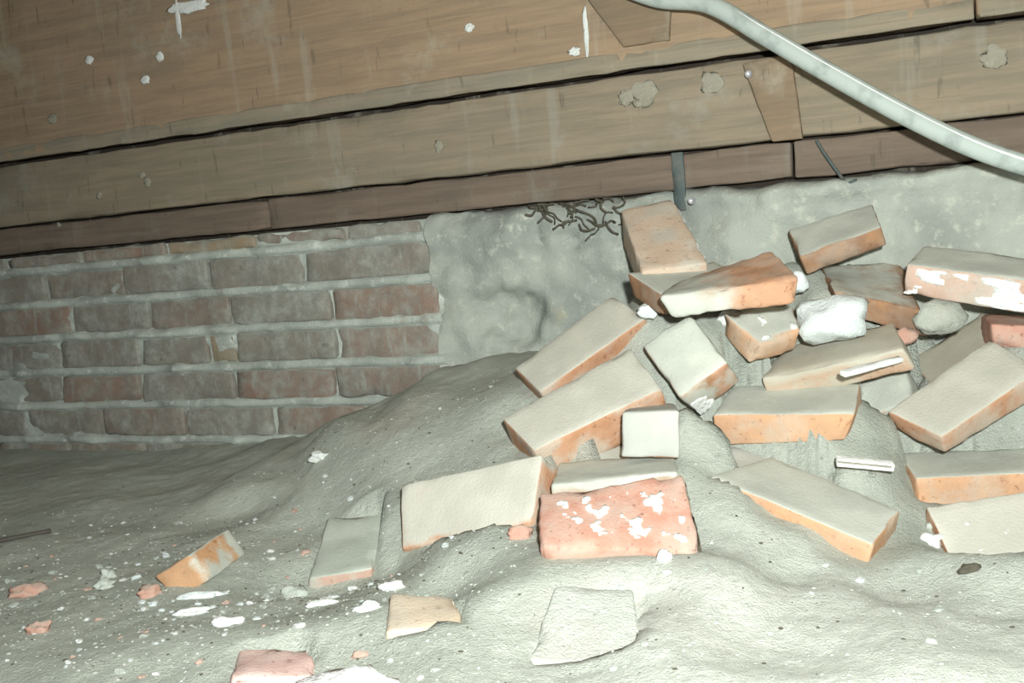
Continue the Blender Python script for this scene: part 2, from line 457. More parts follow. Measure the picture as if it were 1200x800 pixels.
def residue(k, axis, side, mat, name, u0, u1, v0, v1, thr, seed, scale=30., lift=.0022, label=None, nu=40, nv=22, soft=.10):
    """Mortar crust clinging to one face of a brick: a thin lumpy skin."""
    c = CENT[k]
    ax = [np.linalg.norm((c[4:] - c[:4]).mean(0)), np.linalg.norm((c[[2, 3, 6, 7]] - c[[0, 1, 4, 5]]).mean(0)), np.linalg.norm((c[1::2] - c[0::2]).mean(0))]
    h = [a / 2 for a in ax]
    b, cc = (axis + 1) % 3, (axis + 2) % 3
    off = Vector((seed * 1.7, seed * 3.1, seed * .7))
    V, F = [], []
    for i in range(nu + 1):
        for j in range(nv + 1):
            u = [0, 0, 0]
            a_, b_ = u0 + (u1 - u0) * i / nu, v0 + (v1 - v0) * j / nv
            u[b], u[cc] = a_, b_
            q = Vector((u[0] * h[0], u[1] * h[1], u[2] * h[2]))
            e = min(i / nu, 1 - i / nu, j / nv, 1 - j / nv) * 2
            m_ = fbm(q * scale + off, 4) * .5 + .5
            f = smooth01(thr, thr + soft, m_ + .25 * min(1, e * 6) - .25)
            d = -.009 + f * (.009 + lift) + .0012 * f * fbm(q * 160 + off, 2)
            u[axis] = side * (1 + d / h[axis])
            V.append(Vector(trilin(c, u)))
    for i in range(nu):
        for j in range(nv):
            q = [i * (nv + 1) + j, (i + 1) * (nv + 1) + j, (i + 1) * (nv + 1) + j + 1, i * (nv + 1) + j + 1]
            F.append(q if side > 0 else q[::-1])
    o = link(name, V, F, M[mat], parent=objs[k], origin=objs[k].location)
    if label:
        o['label'] = label
    return o

residue('whitewashed', 1, -1, 'white_mortar', 'lime_smear', -.92, .92, -.97, .97, .30, 3, 22., label='white lime smear', nu=44, nv=24)
residue('front_red', 2, 1, 'white_mortar', 'mortar_smear', -.92, .92, -.8, .7, .545, 11, 60., label='white mortar smear', nu=54, nv=36)
residue('front_red', 0, 1, 'splash', 'dust_crust', -.9, .9, -.9, .9, .30, 12, 20., label='grey dust crust')
residue('lean', 1, -1, 'white_mortar', 'mortar_strip', -.2, .97, -.9, .95, .40, 5, 22., label='white mortar strip', nu=30)
residue('steep_grey', 0, -1, 'white_mortar', 'mortar_patch', -.2, .95, -.95, .9, .42, 6, 28., label='white mortar patch')
residue('half_orange', 2, 1, 'white_mortar', 'mortar_crust', -.9, .9, -.9, .95, .50, 8, 26., label='white mortar crust')
residue('lower_right', 2, 1, 'white_mortar', 'mortar_spot', -.7, -.1, -.6, .4, .60, 19, 40., lift=.001)

# ------------------------------------------------------------------ floor of dust and rubble
ctrl = []
for x in np.arange(-2.4, 1.9, .22):
    for y in np.arange(-.6, 1.0, .22):
        ctrl.append((x, y, 0.))
for x, y, z in [(-.7, 1.2, 0), (-.5, 1.2, 0), (-.3, 1.2, 0), (-.1, 1.15, 0), (-.8, 1.4, 0), (-.6, 1.4, 0), (-.35, 1.45, 0), (-1., 1.6, 0), (-.7, 1.65, 0), (-.5, 1.6, 0),
                (-1., 1.9, 0), (-.7, 1.9, 0), (-1.3, 2.2, 0), (-1.3, 1.5, 0), (-1.6, 1.2, 0), (-1.8, 2., 0), (-1.6, 2.4, 0), (-1.1, 2.3, 0), (-.9, 2.2, .0), (-.7, 2.1, .005),
                (.1, 1.05, .0), (.3, 1.0, .005), (.5, .98, -.01), (.7, 1., -.02), (.3, 1.12, -.005), (.42, 1.08, -.015), (.9, 1., -.02), (1.1, 1.1, 0), (1.3, 1.0, 0),
                (-.05, 1.15, 0.03), (-.2, 1.25, .0), (.0, 1.105, .05), (.1, 1.10, .055), (.2, 1.105, .05), (.1, 1.02, .02), (.28, 1.14, .035), (.0, 1.0, .01), (-.26, 1.27, -.03), (-.2, 1.30, -.02), (-.3, 1.29, -.03)]:
    ctrl.append((x, y, z))
for s, n, z in [(-.27, -.03, .022), (-.1, -.04, .04), (.11, -.05, .094), (.20, -.05, .14), (.28, -.05, .185), (.41, -.05, .205), (.56, -.05, .21), (.66, -.05, .24), (.75, -.05, .28), (.85, -.06, .30), (1.0, -.06, .30),
                (1.15, -.06, .28), (1.3, -.06, .24), (1.5, -.06, .22), (1.8, -.06, .2), (-.1, -.25, .02), (.05, -.25, .06), (-.1, -.45, .01), (.08, -.4, .045), (.2, -.25, .13), (.33, -.2, .175)]:
    p = onw(s, n, z)
    ctrl.append(tuple(p))
RAISE = {'front_red': .045, 'lower_par': .05, 'flat_tan': .015, 'dusted_slab': .03, 'sloping': .022, 'orange_side': .016, 'wallside': .03, 'big_right': .02, 'upper_par': .03, 'lower_par2': 0}
for k, c in CENT.items():
    if k in ('pale_front', 'pink_front', 'chalk_slab', 'stub', 'buried'):
        continue
    for u in (-.95, 0, .95):
        for v in (-.95, 0, .95):
            if k == 'lean' and (u > 0 or v > 0):
                continue
            p = trilin(c, (u, v, -1))
            ctrl.append((p[0], p[1], p[2] + (RAISE.get(k, .018) if v < 0 else .018)))
c_ = CENT['lower_par']
for u in np.linspace(-1, .9, 8):
    p = trilin(c_, (u, -1.05, -1))
    q = trilin(c_, (u, -1.35, -1))
    for r_ in (p, q, q):
        ctrl.append((r_[0], r_[1], p[2] + .052))
ctrl = np.array(ctrl)

def axisgrid(lo, hi, a, b, fine, coarse):
    return np.concatenate([np.arange(lo, a, coarse), np.arange(a, b, fine), np.arange(b, hi + coarse, coarse)])
GX = axisgrid(-2.6, 2.2, -1.25, 1.05, .0105, .06)
GY = axisgrid(-.8, 3.1, .78, 2.3, .0105, .06)
XX, YY = np.meshgrid(GX, GY, indexing='ij')
ZZ = np.zeros_like(XX)
for a in range(XX.shape[0]):
    d2 = (XX[a][:, None] - ctrl[:, 0]) ** 2 + (YY[a][:, None] - ctrl[:, 1]) ** 2
    w = 1 / (d2 + .028 ** 2) ** 2
    ZZ[a] = (w * ctrl[:, 2]).sum(1) / w.sum(1)
for _ in range(5):
    P_ = np.pad(ZZ, 1, mode='edge')
    ZZ = (P_[1:-1, 1:-1] * 2 + P_[:-2, 1:-1] + P_[2:, 1:-1] + P_[1:-1, :-2] + P_[1:-1, 2:]) / 6
ROUGH = np.zeros_like(ZZ)
for a in range(XX.shape[0]):
    for b in range(XX.shape[1]):
        x, y = XX[a, b], YY[a, b]
        ZZ[a, b] += .0035 * fbm((x * 7, y * 7, 1.3), 4)
        ROUGH[a, b] = .0030 * fbm((x * 45, y * 45, 4.1), 4)
CLEAR = np.zeros_like(ZZ, bool)
for k in ('flat_right', 'orange_side', 'big_right', 'lower_right'):      # dust kept off these front sides
    c = CENT[k]
    a0, a1 = c[0], c[4]
    ex = (a1 - a0)[:2]
    L_ = np.linalg.norm(ex)
    ex = ex / L_
    out_ = np.array([ex[1], -ex[0]])
    t = (XX - a0[0]) * ex[0] + (YY - a0[1]) * ex[1]
    d = (XX - a0[0]) * out_[0] + (YY - a0[1]) * out_[1]
    zb = a0[2] + (a1[2] - a0[2]) * np.clip(t / L_, 0, 1)
    if k == 'orange_side':
        zb = zb + .02 * (1 - np.clip(t / L_, 0, 1))
    lim = zb + .012 + .35 * np.maximum(d, 0)
    ZZ = np.where((t > -.01) & (t < L_ + .01) & (d > -.03) & (d < .07), np.minimum(ZZ, lim), ZZ)
for k, t1, up0, up1 in (('lower_par', .62, .050, .036),):    # dust banked against these
    c = CENT[k]
    a0, a1 = c[0], c[4]
    ex = (a1 - a0)[:2]
    L_ = np.linalg.norm(ex)
    ex = ex / L_
    out_ = np.array([ex[1], -ex[0]])
    t = ((XX - a0[0]) * ex[0] + (YY - a0[1]) * ex[1]) / L_
    d = (XX - a0[0]) * out_[0] + (YY - a0[1]) * out_[1]
    tt = np.clip(t / t1, 0, 1)
    zb = a0[2] + (a1[2] - a0[2]) * np.clip(t, 0, 1) + up0 + (up1 - up0) * tt - .45 * np.maximum(d - .012, 0)
    ZZ = np.where((t > -.03) & (t < t1) & (d > -.03) & (d < .075), np.maximum(ZZ, zb), ZZ)
def quad_faces(c):
    yield c[[1, 3, 7, 5]]
    yield c[[0, 1, 5, 4]]
    yield c[[2, 6, 7, 3]]
    yield c[[0, 2, 3, 1]]
    yield c[[4, 5, 7, 6]]
for _ in range(2):
    P_ = np.pad(ZZ, 1, mode='edge')
    ZZ = (P_[1:-1, 1:-1] * 2 + P_[:-2, 1:-1] + P_[2:, 1:-1] + P_[1:-1, :-2] + P_[1:-1, 2:]) / 6
ZZ = ZZ + ROUGH
for k, c in CENT.items():
    mid = c.mean(0)
    for qi, q in enumerate(quad_faces(c)):
        ctr = q.mean(0)
        ex, ey = (q[2] + q[3] - q[0] - q[1]) / 4, (q[1] + q[2] - q[0] - q[3]) / 4
        nrm = np.cross(ex, ey)
        nrm /= np.linalg.norm(nrm)
        if nrm @ (ctr - mid) < 0:
            nrm = -nrm
        if nrm[2] < .2:
            continue
        det = ex[0] * ey[1] - ex[1] * ey[0]
        dx, dy = XX - ctr[0], YY - ctr[1]
        u = (dx * ey[1] - dy * ey[0]) / det
        v = (ex[0] * dy - ex[1] * dx) / det
        top = ctr[2] + u * ex[2] + v * ey[2]
        over = np.maximum(np.abs(u), np.abs(v))
        CLEAR |= over < 1.10
        if qi and k not in ('half_block', 'small_grey', 'steep_grey', 'stub', 'red_worn', 'half_orange'):
            continue
        ZZ = np.minimum(ZZ, np.where(over < 1.04, top - .012, 9))
        if k == 'tan' and not qi:               # hollow in the dust before this brick
            for sh in (.015, .03, .045, .06, .08, .10):
                dx2, dy2 = dx + .40 * sh, dy + .91 * sh
                u = (dx2 * ey[1] - dy2 * ey[0]) / det
                v = (ex[0] * dy2 - ex[1] * dx2) / det
                lim = ctr[2] + u * ex[2] + v * ey[2] - .012 + .13 * sh
                ZZ = np.minimum(ZZ, np.where(np.maximum(np.abs(u), np.abs(v)) < .95, lim, 9))
def gz(x, y):
    i = int(np.clip(np.searchsorted(GX, x), 1, len(GX) - 1))
    j = int(np.clip(np.searchsorted(GY, y), 1, len(GY) - 1))
    tx = (x - GX[i - 1]) / (GX[i] - GX[i - 1])
    ty = (y - GY[j - 1]) / (GY[j] - GY[j - 1])
    return float((ZZ[i - 1, j - 1] * (1 - tx) + ZZ[i, j - 1] * tx) * (1 - ty) + (ZZ[i - 1, j] * (1 - tx) + ZZ[i, j] * tx) * ty)
nx, ny = XX.shape
V = np.stack([XX, YY, ZZ], -1).reshape(-1, 3)
F = [(i * ny + j, (i + 1) * ny + j, (i + 1) * ny + j + 1, i * ny + j + 1) for i in range(nx - 1) for j in range(ny - 1)]
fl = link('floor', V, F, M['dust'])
fl['kind'] = 'structure'
tag(fl, 'grey dusty earth floor rising into the rubble pile', 'floor', kind='structure')

# ------------------------------------------------------------------ brick wall (bricks and mortar)
rows = [(-.127, [-.66, -.42, -.18, .06, .27]), (-.048, [-.78, -.54, -.30, -.06, .18, .27]), (.036, [-.66, -.41, -.17, .07, .265]),
        (.119, [-.533, -.264, 0., .266]), (.202, [-.771, -.52, -.323, -.248, .014, .28]), (.286, [-.716, -.48, -.252, .01, .266]),
        (.369, [-.79, -.545, -.298, -.051, .259]), (.452, [-.66, -.41, -.165, .06, .24])]
V, F, FM = [], [], []
wm = [W1, W2, W3, W4]
sd = 100
special = {(7, -.41): 3, (4, -.323): 3, (3, -.80): 2, (3, -.533): 1, (3, -.264): 2, (6, -.298): 1, (6, -.051): 1}
rr = random.Random(5)
for ri, (z0, js) in enumerate(rows):
    js = list(js)
    while js[0] > -2.3:
        js.insert(0, round(js[0] - .25, 3))
    for s0, s1 in zip(js[:-1], js[1:]):
        sd += 1
        dn = rr.uniform(-.005, .004)
        z1 = z0 + (.069 if ri < 7 else .031)
        dz = rr.uniform(-.002, .002)
        v, f = block_geom(box8(s0 + .0035, s1 - .0035, dn, .09, z0 + dz + .002, z1 + dz), seed=sd, r=.007, step=.022, fine=.0012, coarse=.004, chip=.008)
        b = len(V)
        mi = special.get((ri, s0), rr.choice([0, 0, 1, 1, 1, 2]))
        V += v
        F += [tuple(b + i for i in q) for q in f]
        FM += [mi] * len(f)
wb = link('wall_back', V, F, wm, matrix=WMAT)
wb.data.polygons.foreach_set('material_index', FM)
tag(wb, 'old brown and grey brick wall left of the rubble pile', 'wall', kind='structure')
V, F = [], []
S = np.arange(-2.3, .285, .011)
Z = np.arange(-.13, .486, .0045)
beds = [r[0] for r in rows]
for s in S:
    for z in Z:
        e = min(abs(z - (b + .001 - .006)) for b in beds)
        nz = fbm((s * 9, z * 28, 2.2), 4)
        g = 1 - smooth01(.006, .0135, e - .0022 * nz)
        n_ = .012 - g * (.0135 + .006 * (nz + .25)) + .0012 * fbm((s * 60, z * 60, 0), 2)
        n_ -= .010 * smooth01(.15, .5, fbm((s * 6 + 4, z * 10, 7.), 3))
        V.append((s, n_, z))
nz_ = len(Z)
F = [(i * nz_ + j, (i + 1) * nz_ + j, (i + 1) * nz_ + j + 1, i * nz_ + j + 1) for i in range(len(S) - 1) for j in range(nz_ - 1)]
mo = link('mortar', V, F, M['mortar'], matrix=WMAT)
mo.parent = wb
mo.matrix_parent_inverse = Matrix.Identity(4)
mo.location = (0, 0, 0)
mo.rotation_euler = (0, 0, 0)
mo.matrix_basis = Matrix.Identity(4)
mo['label'] = 'pale lime mortar joints'

# ------------------------------------------------------------------ rough rendered stretch of the wall
V, F = [], []
S = np.arange(.255, 2.3, .0095)
T = np.arange(0, 1.0001, 1 / 62)
for i, s in enumerate(S):
    ztop = .482 + .012 * fbm((s * 7, 0, 3), 4) - .0 * s
    if s < .76:
        ztop = .484 + .006 * fbm((s * 16, 1, 3), 3)
    for t in T:
        if t < .86:
            z = -.13 + (ztop + .13) * t / .86
            n_ = -.004 + .026 * fbm((s * 4.2, z * 6, 8.), 5) + .009 * fbm((s * 22, z * 22, 1.), 4)
            n_ -= .022 * smooth01(.72, 1.0, s)
            rx, rz = (s - .415) / .085, (z - .27) / .065
            n_ += .042 * (1 - smooth01(.6, 1.05, math.sqrt(rx * rx + rz * rz) + .35 * fbm((s * 14, z * 14, 5), 3)))
            n_ += .02 * smooth01(.32, .52, fbm((s * 26, z * 30, 9), 3)) * smooth01(.44, .5, s) * (1 - smooth01(.70, .76, s)) * smooth01(.36, .42, z)
            n_ -= .014 * smooth01(ztop - .035, ztop - .012, z) * smooth01(.75, .85, s)
            k = smooth01(ztop - .010, ztop, z)
            n_ += k * .012
            V.append((s + .006 * fbm((z * 20, s, 2), 3) * (1 if i == 0 else 0), n_, z))
        else:
            q = (t - .86) / .14
            V.append((s, .01 + q * .10, ztop + .003 + .004 * fbm((s * 20, q * 3, 2), 2)))
nt = len(T)
F = [(i * nt + j, (i + 1) * nt + j, (i + 1) * nt + j + 1, i * nt + j + 1) for i in range(len(S) - 1) for j in range(nt - 1)]
wr = link('wall_back', V, F, M['render'], matrix=WMAT)
tag(wr, 'rough grey mortar-rendered wall behind the rubble pile', 'wall', kind='structure')

# ------------------------------------------------------------------ timbers above the wall
def plank(name, s0, s1, n0, n1, z0, z1, mat, seed, r=.004, step=.03, parent=None, tilt=0.):
    v, f = block_geom(box8(s0, s1, n0, n1, z0, z1), seed=seed, r=r, step=step, fine=.0012, coarse=.003, chip=.004, fscale=40., cscale=9.)
    if parent is None:
        org = Vector(((s0 + s1) / 2, (n0 + n1) / 2, z0))
        return link(name, v, f, M[mat], matrix=WMAT, origin=org)
    me_o = Vector(((s0 + s1) / 2, (n0 + n1) / 2, z0))
    o = link(name, v, f, M[mat], origin=me_o)
    o.parent = parent
    o.location = WMAT.inverted() @ parent.matrix_world.translation
    o.location = me_o - o.location
    return o

jo = plank('timber_joist', -2.3, 1.2583, -.020, .055, .716, 1.20, 'wood_top', 201)
tag(jo, 'broad brown timber joist along the top of the wall, dust-speckled', 'timber')
ls = plank('edge_strip', -2.295, 1.256, -.0222, -.012, .7110, .744, 'wood_edge', 202, r=.003, parent=jo)
jo2 = plank('timber_joist', 1.2602, 2.3, -.021, .055, .715, 1.20, 'wood_top', 203)
tag(jo2, 'short end of brown timber joist beyond the butt joint at upper right', 'timber')
plank('edge_strip', 1.262, 2.295, -.0232, -.012, .7105, .743, 'wood_edge', 204, r=.003, parent=jo2)
mp = plank('timber_plank', -2.3, 2.3, -.010, .055, .5605, .7015, 'wood_mid', 205, r=.004)
tag(mp, 'grey-brown timber plank running between the two dark gaps', 'timber')
for (a, b, sd, lab, dn) in [(-2.3, -.124, 206, 'darkest low board under the plank at far left above the brickwork', .001),
                            (-.121, .9665, 207, 'reddish brown low board resting on the brick wall under the plank', .0),
                            (.9695, 2.3, 208, 'brown low board under the plank at right above the rendered wall', .003)]:
    o = plank('timber_board', a, b, dn, .055, .492, .5545, 'wood_low', sd, r=.004)
    tag(o, lab, 'timber', 'low boards on top of the wall')
# near-black panel whose colour stands in for the shade inside the gaps
o = plank('gap_shade_panel', -2.3, 2.3, .065, .16, .45, 1.22, 'gap_black', 209, step=.2)
tag(o, 'near-black panel standing in for the shade inside the gaps', 'wall', kind='structure')
c = link('ceiling', *block_geom(box8(-2.8, 2.4, -3.4, .2, 1.2, 1.23), seed=3, step=.2, r=.004), M['wood_top'], matrix=WMAT)
tag(c, 'underside of the floorboards above', 'ceiling', kind='structure')

for nm, sa, sb, lab in (('wall_left', -2.46, -2.315, 'grey rough side wall at the left end of the void'), ('wall_right', 2.315, 2.46, 'grey rough side wall at the right end of the void')):
    o = link(nm, *block_geom(box8(sa, sb, -3.4, .2, -.2, 1.2), seed=len(nm), step=.12, r=.004), M['render'], matrix=WMAT)
    tag(o, lab, 'wall', kind='structure')

def wedge(name, pts, n0, n1, mat, seed, label):
    """Block with a four-sided outline (s, z) on the wall, n0..n1 deep."""
    (a, b, c_, d) = pts      # tl, bl, br, tr
    c8 = [(a[0], n1, 0)] * 8
    def P(p, n): return (p[0], n, p[1])
    # order: x(left,right) y(front,back) z(bottom,top)
    c8 = [P(b, n0), P(a, n0), P(b, n1), P(a, n1), P(c_, n0), P(d, n0), P(c_, n1), P(d, n1)]
    v, f = block_geom(c8, seed=seed, r=.003, step=.012, fine=.0008, coarse=.0015, chip=.003)
    org = Vector((sum(p[0] for p in pts) / 4, n1, min(b[1], c_[1])))
    o = link(name, v, f, M[mat], matrix=WMAT, origin=org)
    tag(o, label, 'wood block')
    return o
wedge('wooden_block', [(.619, .86), (.690, .750), (.772, .7495), (.786, .86)], -.032, -.017, 'wood_block', 301, 'dark tapered wooden block fixed on the top joist beside the cable')
wedge('wooden_block', [(.893, .694), (.937, .5555), (.988, .555), (.976, .697)], -.026, -.008, 'wood_block', 302, 'tapered brown wooden block fixed on the middle plank under the cable')
# strap
v, f = block_geom(box8(.757, .779, -.006, .002, .452, .5575), seed=9, r=.002, step=.008, fine=.0006, coarse=.001, chip=.002)
o = link('iron_strap', v, f, M['iron'], matrix=WMAT, origin=(.768, 0, .452))
tag(o, 'dark upright iron strap on the low board beside the leaning brick', 'strap')
# nail heads
for s, z, n_, lab in [(.797, .468, -.038, 'bright nail head in the top of the rendered wall by the strap'), (.906, .672, -.029, 'pale nail head in the tapered block on the middle plank')]:
    v, f = tube_geom([(s, n_ - .006, z), (s, n_ - .002, z), (s, n_ + .03, z)], lambda t: .0065 if t < .45 else .002, sides=12, per=4)
    o = link('nail', v, f, M['steel'], matrix=WMAT, origin=(s, n_, z))
    tag(o, lab, 'nail')
# plaster splashes on the timbers
SPL = [(-.544, .905, .016, .013, 'w'), (-.346, .884, .013, .014, 'w'), (-.393, .841, .017, .012, 'w'), (-.675, .791, .020, .013, 's'), (-.252, .975, .075, .018, 'w'),
       (.391, .831, .013, .010, 'w'), (.346, .752, .0, .0, 's'), (.715, .668, .034, .030, 's'), (.683, .664, .018, .022, 's'), (.838, .666, .026, .026, 's'),
       (-.444, .639, .013, .010, 's'), (-.43, .622, .012, .014, 's'), (-.285, .95, .008, .05, 'w'), (1.284, .650, .026, .024, 's'), (-.72, .55, .008, .008, 's'),
       (-.575, .605, .010, .012, 's'), (.62, .79, .006, .058, 'w'), (.595, .757, .014, .010, 'w'), (.30, .62, .012, .014, 's')]
SL = ['small white plaster speck on the joist, leftmost of the speck trio', 'small white plaster speck on the joist, rightmost of the speck trio', 'white plaster speck low in the speck trio on the joist',
      'dull plaster speck low on the joist at far left', 'long white plaster splash at the top edge of the joist', 'faint round plaster speck mid joist', '',
      'broad pale plaster splash on the middle plank, right of its twin', 'narrow pale plaster splash on the middle plank, left of its twin', 'round pale plaster splash on the middle plank left of the tapered block',
      'small grey plaster speck on the middle plank at left, upper of two', 'small grey plaster speck on the middle plank at left, lower of two', 'short whitish drip streak near the top left of the joist',
      'round pale plaster splash on the middle plank right of the cable', 'tiny plaster speck on the low board at far left', 'small plaster speck on the middle plank at far left',
      'thin upright whitish drip line on the joist left of the tapered block', 'small whitish plaster speck at the foot of the drip line', 'grey plaster speck low on the middle plank, centre']
for i, ((s, z, a, b, kd), lab) in enumerate(zip(SPL, SL)):
    if not lab:
        continue
    n_ = -.021 if z > .747 else (-.0255 if z > .713 else (-.0105 if z > .56 else .0005))
    v, f = lump_geom(a * .75, .0022, b * .75, i + 2, amp=.45, freq=1.6, sub=3)
    v = [p + Vector((s, n_, z)) for p in v]
    o = link('plaster_splash', v, f, M['white_mortar' if kd == 'w' else 'splash'], matrix=WMAT, origin=(s, n_, z))
    tag(o, lab, 'plaster', 'plaster splashes on the timbers')
# bent wire below the cable
v, f = tube_geom([onw(1.008, -.004, .551), onw(1.022, -.012, .525), onw(1.044, -.018, .489), onw(1.056, -.034, .474), onw(1.072, -.036, .477)], .0028, sides=8, per=6)
o = link('bent_wire', v, f, M['iron'], origin=onw(1.044, -.018, .489))
tag(o, 'dark bent wire hanging from the low board right of the tapered block', 'wire')
# thin dark strands added over the dark crevices
rs = random.Random(11)
V, F = [], []
for k in range(46):
    s, z = rs.uniform(.50, .665), rs.uniform(.425, .487)
    if s < .6 and z < .455 and rs.random() < .7:
        continue
    p = []
    a = rs.uniform(0, 6.28)
    for q in range(4):
        p.append(onw(s, -.026 + rs.uniform(-.008, .008), z))
        a += rs.uniform(-1.1, 1.1)
        s += .012 * math.cos(a)
        z = min(.487, z + .012 * math.sin(a))
    v, f = tube_geom(p, rs.uniform(.0012, .0024), sides=6, per=3)
    b = len(V)
    V += v
    F += [tuple(b + i for i in q) for q in f]
o = link('strand_tangle', V, F, M['twig'], origin=onw(.6, -.02, .46))
tag(o, 'tangle of thin dark strands on the wall under the board', 'roots', kind='stuff')

# ------------------------------------------------------------------ cable
cp = [(0.1215, 1.8253, 0.9595), (0.1881, 1.777, 0.8821), (0.287, 1.7196, 0.814), (0.3685, 1.6661, 0.7838), (0.4412, 1.6088, 0.7169), (0.5117, 1.5618, 0.6525), (0.6047, 1.5031, 0.572), (0.6838, 1.4565, 0.5115), (0.7577, 1.4323, 0.4727), (0.8659, 1.4285, 0.4366), (0.9988, 1.4248, 0.401)]
v, f = tube_geom(cp, .0150, sides=18, per=10)
cb = link('electric_cable', v, f, M['cable'], origin=cp[5])
tag(cb, 'thick grey-white cable hanging diagonally across the timbers at upper right', 'cable')
v, f = tube_geom([(x + .004, y - .0140, z + .003) for x, y, z in cp], .0022, sides=8, per=10)
o = link('sheath_seam', v, f, M['white'], parent=cb, origin=cp[5])
o['label'] = 'white seam line'

# ------------------------------------------------------------------ things among the rubble
def on_floor(name, x, y, sx, sy, sz, mat, seed, label, cat, sink=.35, amp=.35, rot=0., group=None, z=None, sub=3, tilt=(0, 0)):
    v, f = lump_geom(sx, sy, sz, seed, amp=amp, sub=sub)
    zz = (gz(x, y) if z is None else z) + sz * (1 - 2 * sink) * .6
    R = Matrix.Rotation(rot, 3, 'Z') @ Matrix.Rotation(tilt[0], 3, 'X') @ Matrix.Rotation(tilt[1], 3, 'Y')
    v = [R @ p + Vector((x, y, zz)) for p in v]
    o = link(name, v, f, M[mat], origin=(x, y, zz - sz))
    if label:
        tag(o, label, cat, group)
    return o
# white mortar chunk beside the half brick
on_floor('mortar_chunk', 0.490, 1.482, .055, .040, .036, 'lime', 4, 'large bluish white mortar chunk between the bricks high on the pile', 'mortar', z=.266, sink=.5, amp=.42, tilt=(.35, -.15))
on_floor('mortar_chunk', .455, 1.545, .018, .014, .016, 'lime', 14, 'small white mortar piece beside the worn orange-red brick', 'mortar', z=.322, sink=.5, amp=.3)
on_floor('mortar_chunk', .345, 1.545, .017, .013, .014, 'white_mortar', 15, 'white mortar crumb under the worn orange-red brick', 'mortar', z=.275, sink=.5, amp=.4)
on_floor('mortar_chunk', .215, 1.535, .016, .010, .012, 'lime', 17, 'white mortar sliver by the top end of the upper parallel brick', 'mortar', z=.298, sink=.5, amp=.4)
on_floor('stone_or_gap_lump', .645, 1.47, .036, .02, .028, 'dust', 18, 'grey stone chunk under the lime-smeared brick', 'stone', z=.258, sink=.5, amp=.3)
on_floor('brick_fragment', .592, 1.475, .019, .012, .013, 'chip', 19, 'small red brick fragment right of the flat tan brick', 'brick piece', z=.232, sink=.5)
# lath and stick
v, f = block_geom([tuple(p) for p in [[0.4534, 1.3395, 0.2002], [0.4536, 1.3376, 0.2079], [0.4487, 1.3502, 0.2029], [0.4489, 1.3483, 0.2107], [0.552, 1.3806, 0.2083], [0.5521, 1.3786, 0.216], [0.5473, 1.3913, 0.211], [0.5475, 1.3893, 0.2188]]], seed=41, r=.0016, step=.008, fine=.0006, coarse=.001, chip=.002)
o = link('lath', v, f, M['white_mortar'], origin=v[0])
tag(o, 'thin white lath slanting along the lower edge of the flat tan brick', 'lath')
v, f = block_geom([tuple(p) for p in [[0.4198, 1.2914, 0.0891], [0.4208, 1.2887, 0.0987], [0.4226, 1.3056, 0.0928], [0.4236, 1.303, 0.1024], [0.4922, 1.2802, 0.0785], [0.4932, 1.2775, 0.0881], [0.495, 1.2945, 0.0821], [0.496, 1.2918, 0.0917]]], seed=42, r=.0016, step=.008, fine=.0003, coarse=.0006, chip=.001)
o = link('white_stick', v, f, M['white'], origin=v[0])
tag(o, 'short bright white grooved stick lying on dust at the right of the pile', 'stick')
v, f = block_geom([tuple(p) for p in [[0.4207, 1.2875, 0.0953], [0.4209, 1.2869, 0.0975], [0.4211, 1.2896, 0.0959], [0.4213, 1.289, 0.098], [0.488, 1.2763, 0.0852], [0.4882, 1.2758, 0.0873], [0.4885, 1.2784, 0.0857], [0.4887, 1.2778, 0.0878]]], seed=43, r=.0005, step=.01, fine=0, coarse=0, chip=0)
q = link('groove_line', v, f, M['splash'], parent=o, origin=o.location)
q['label'] = 'grey groove line'

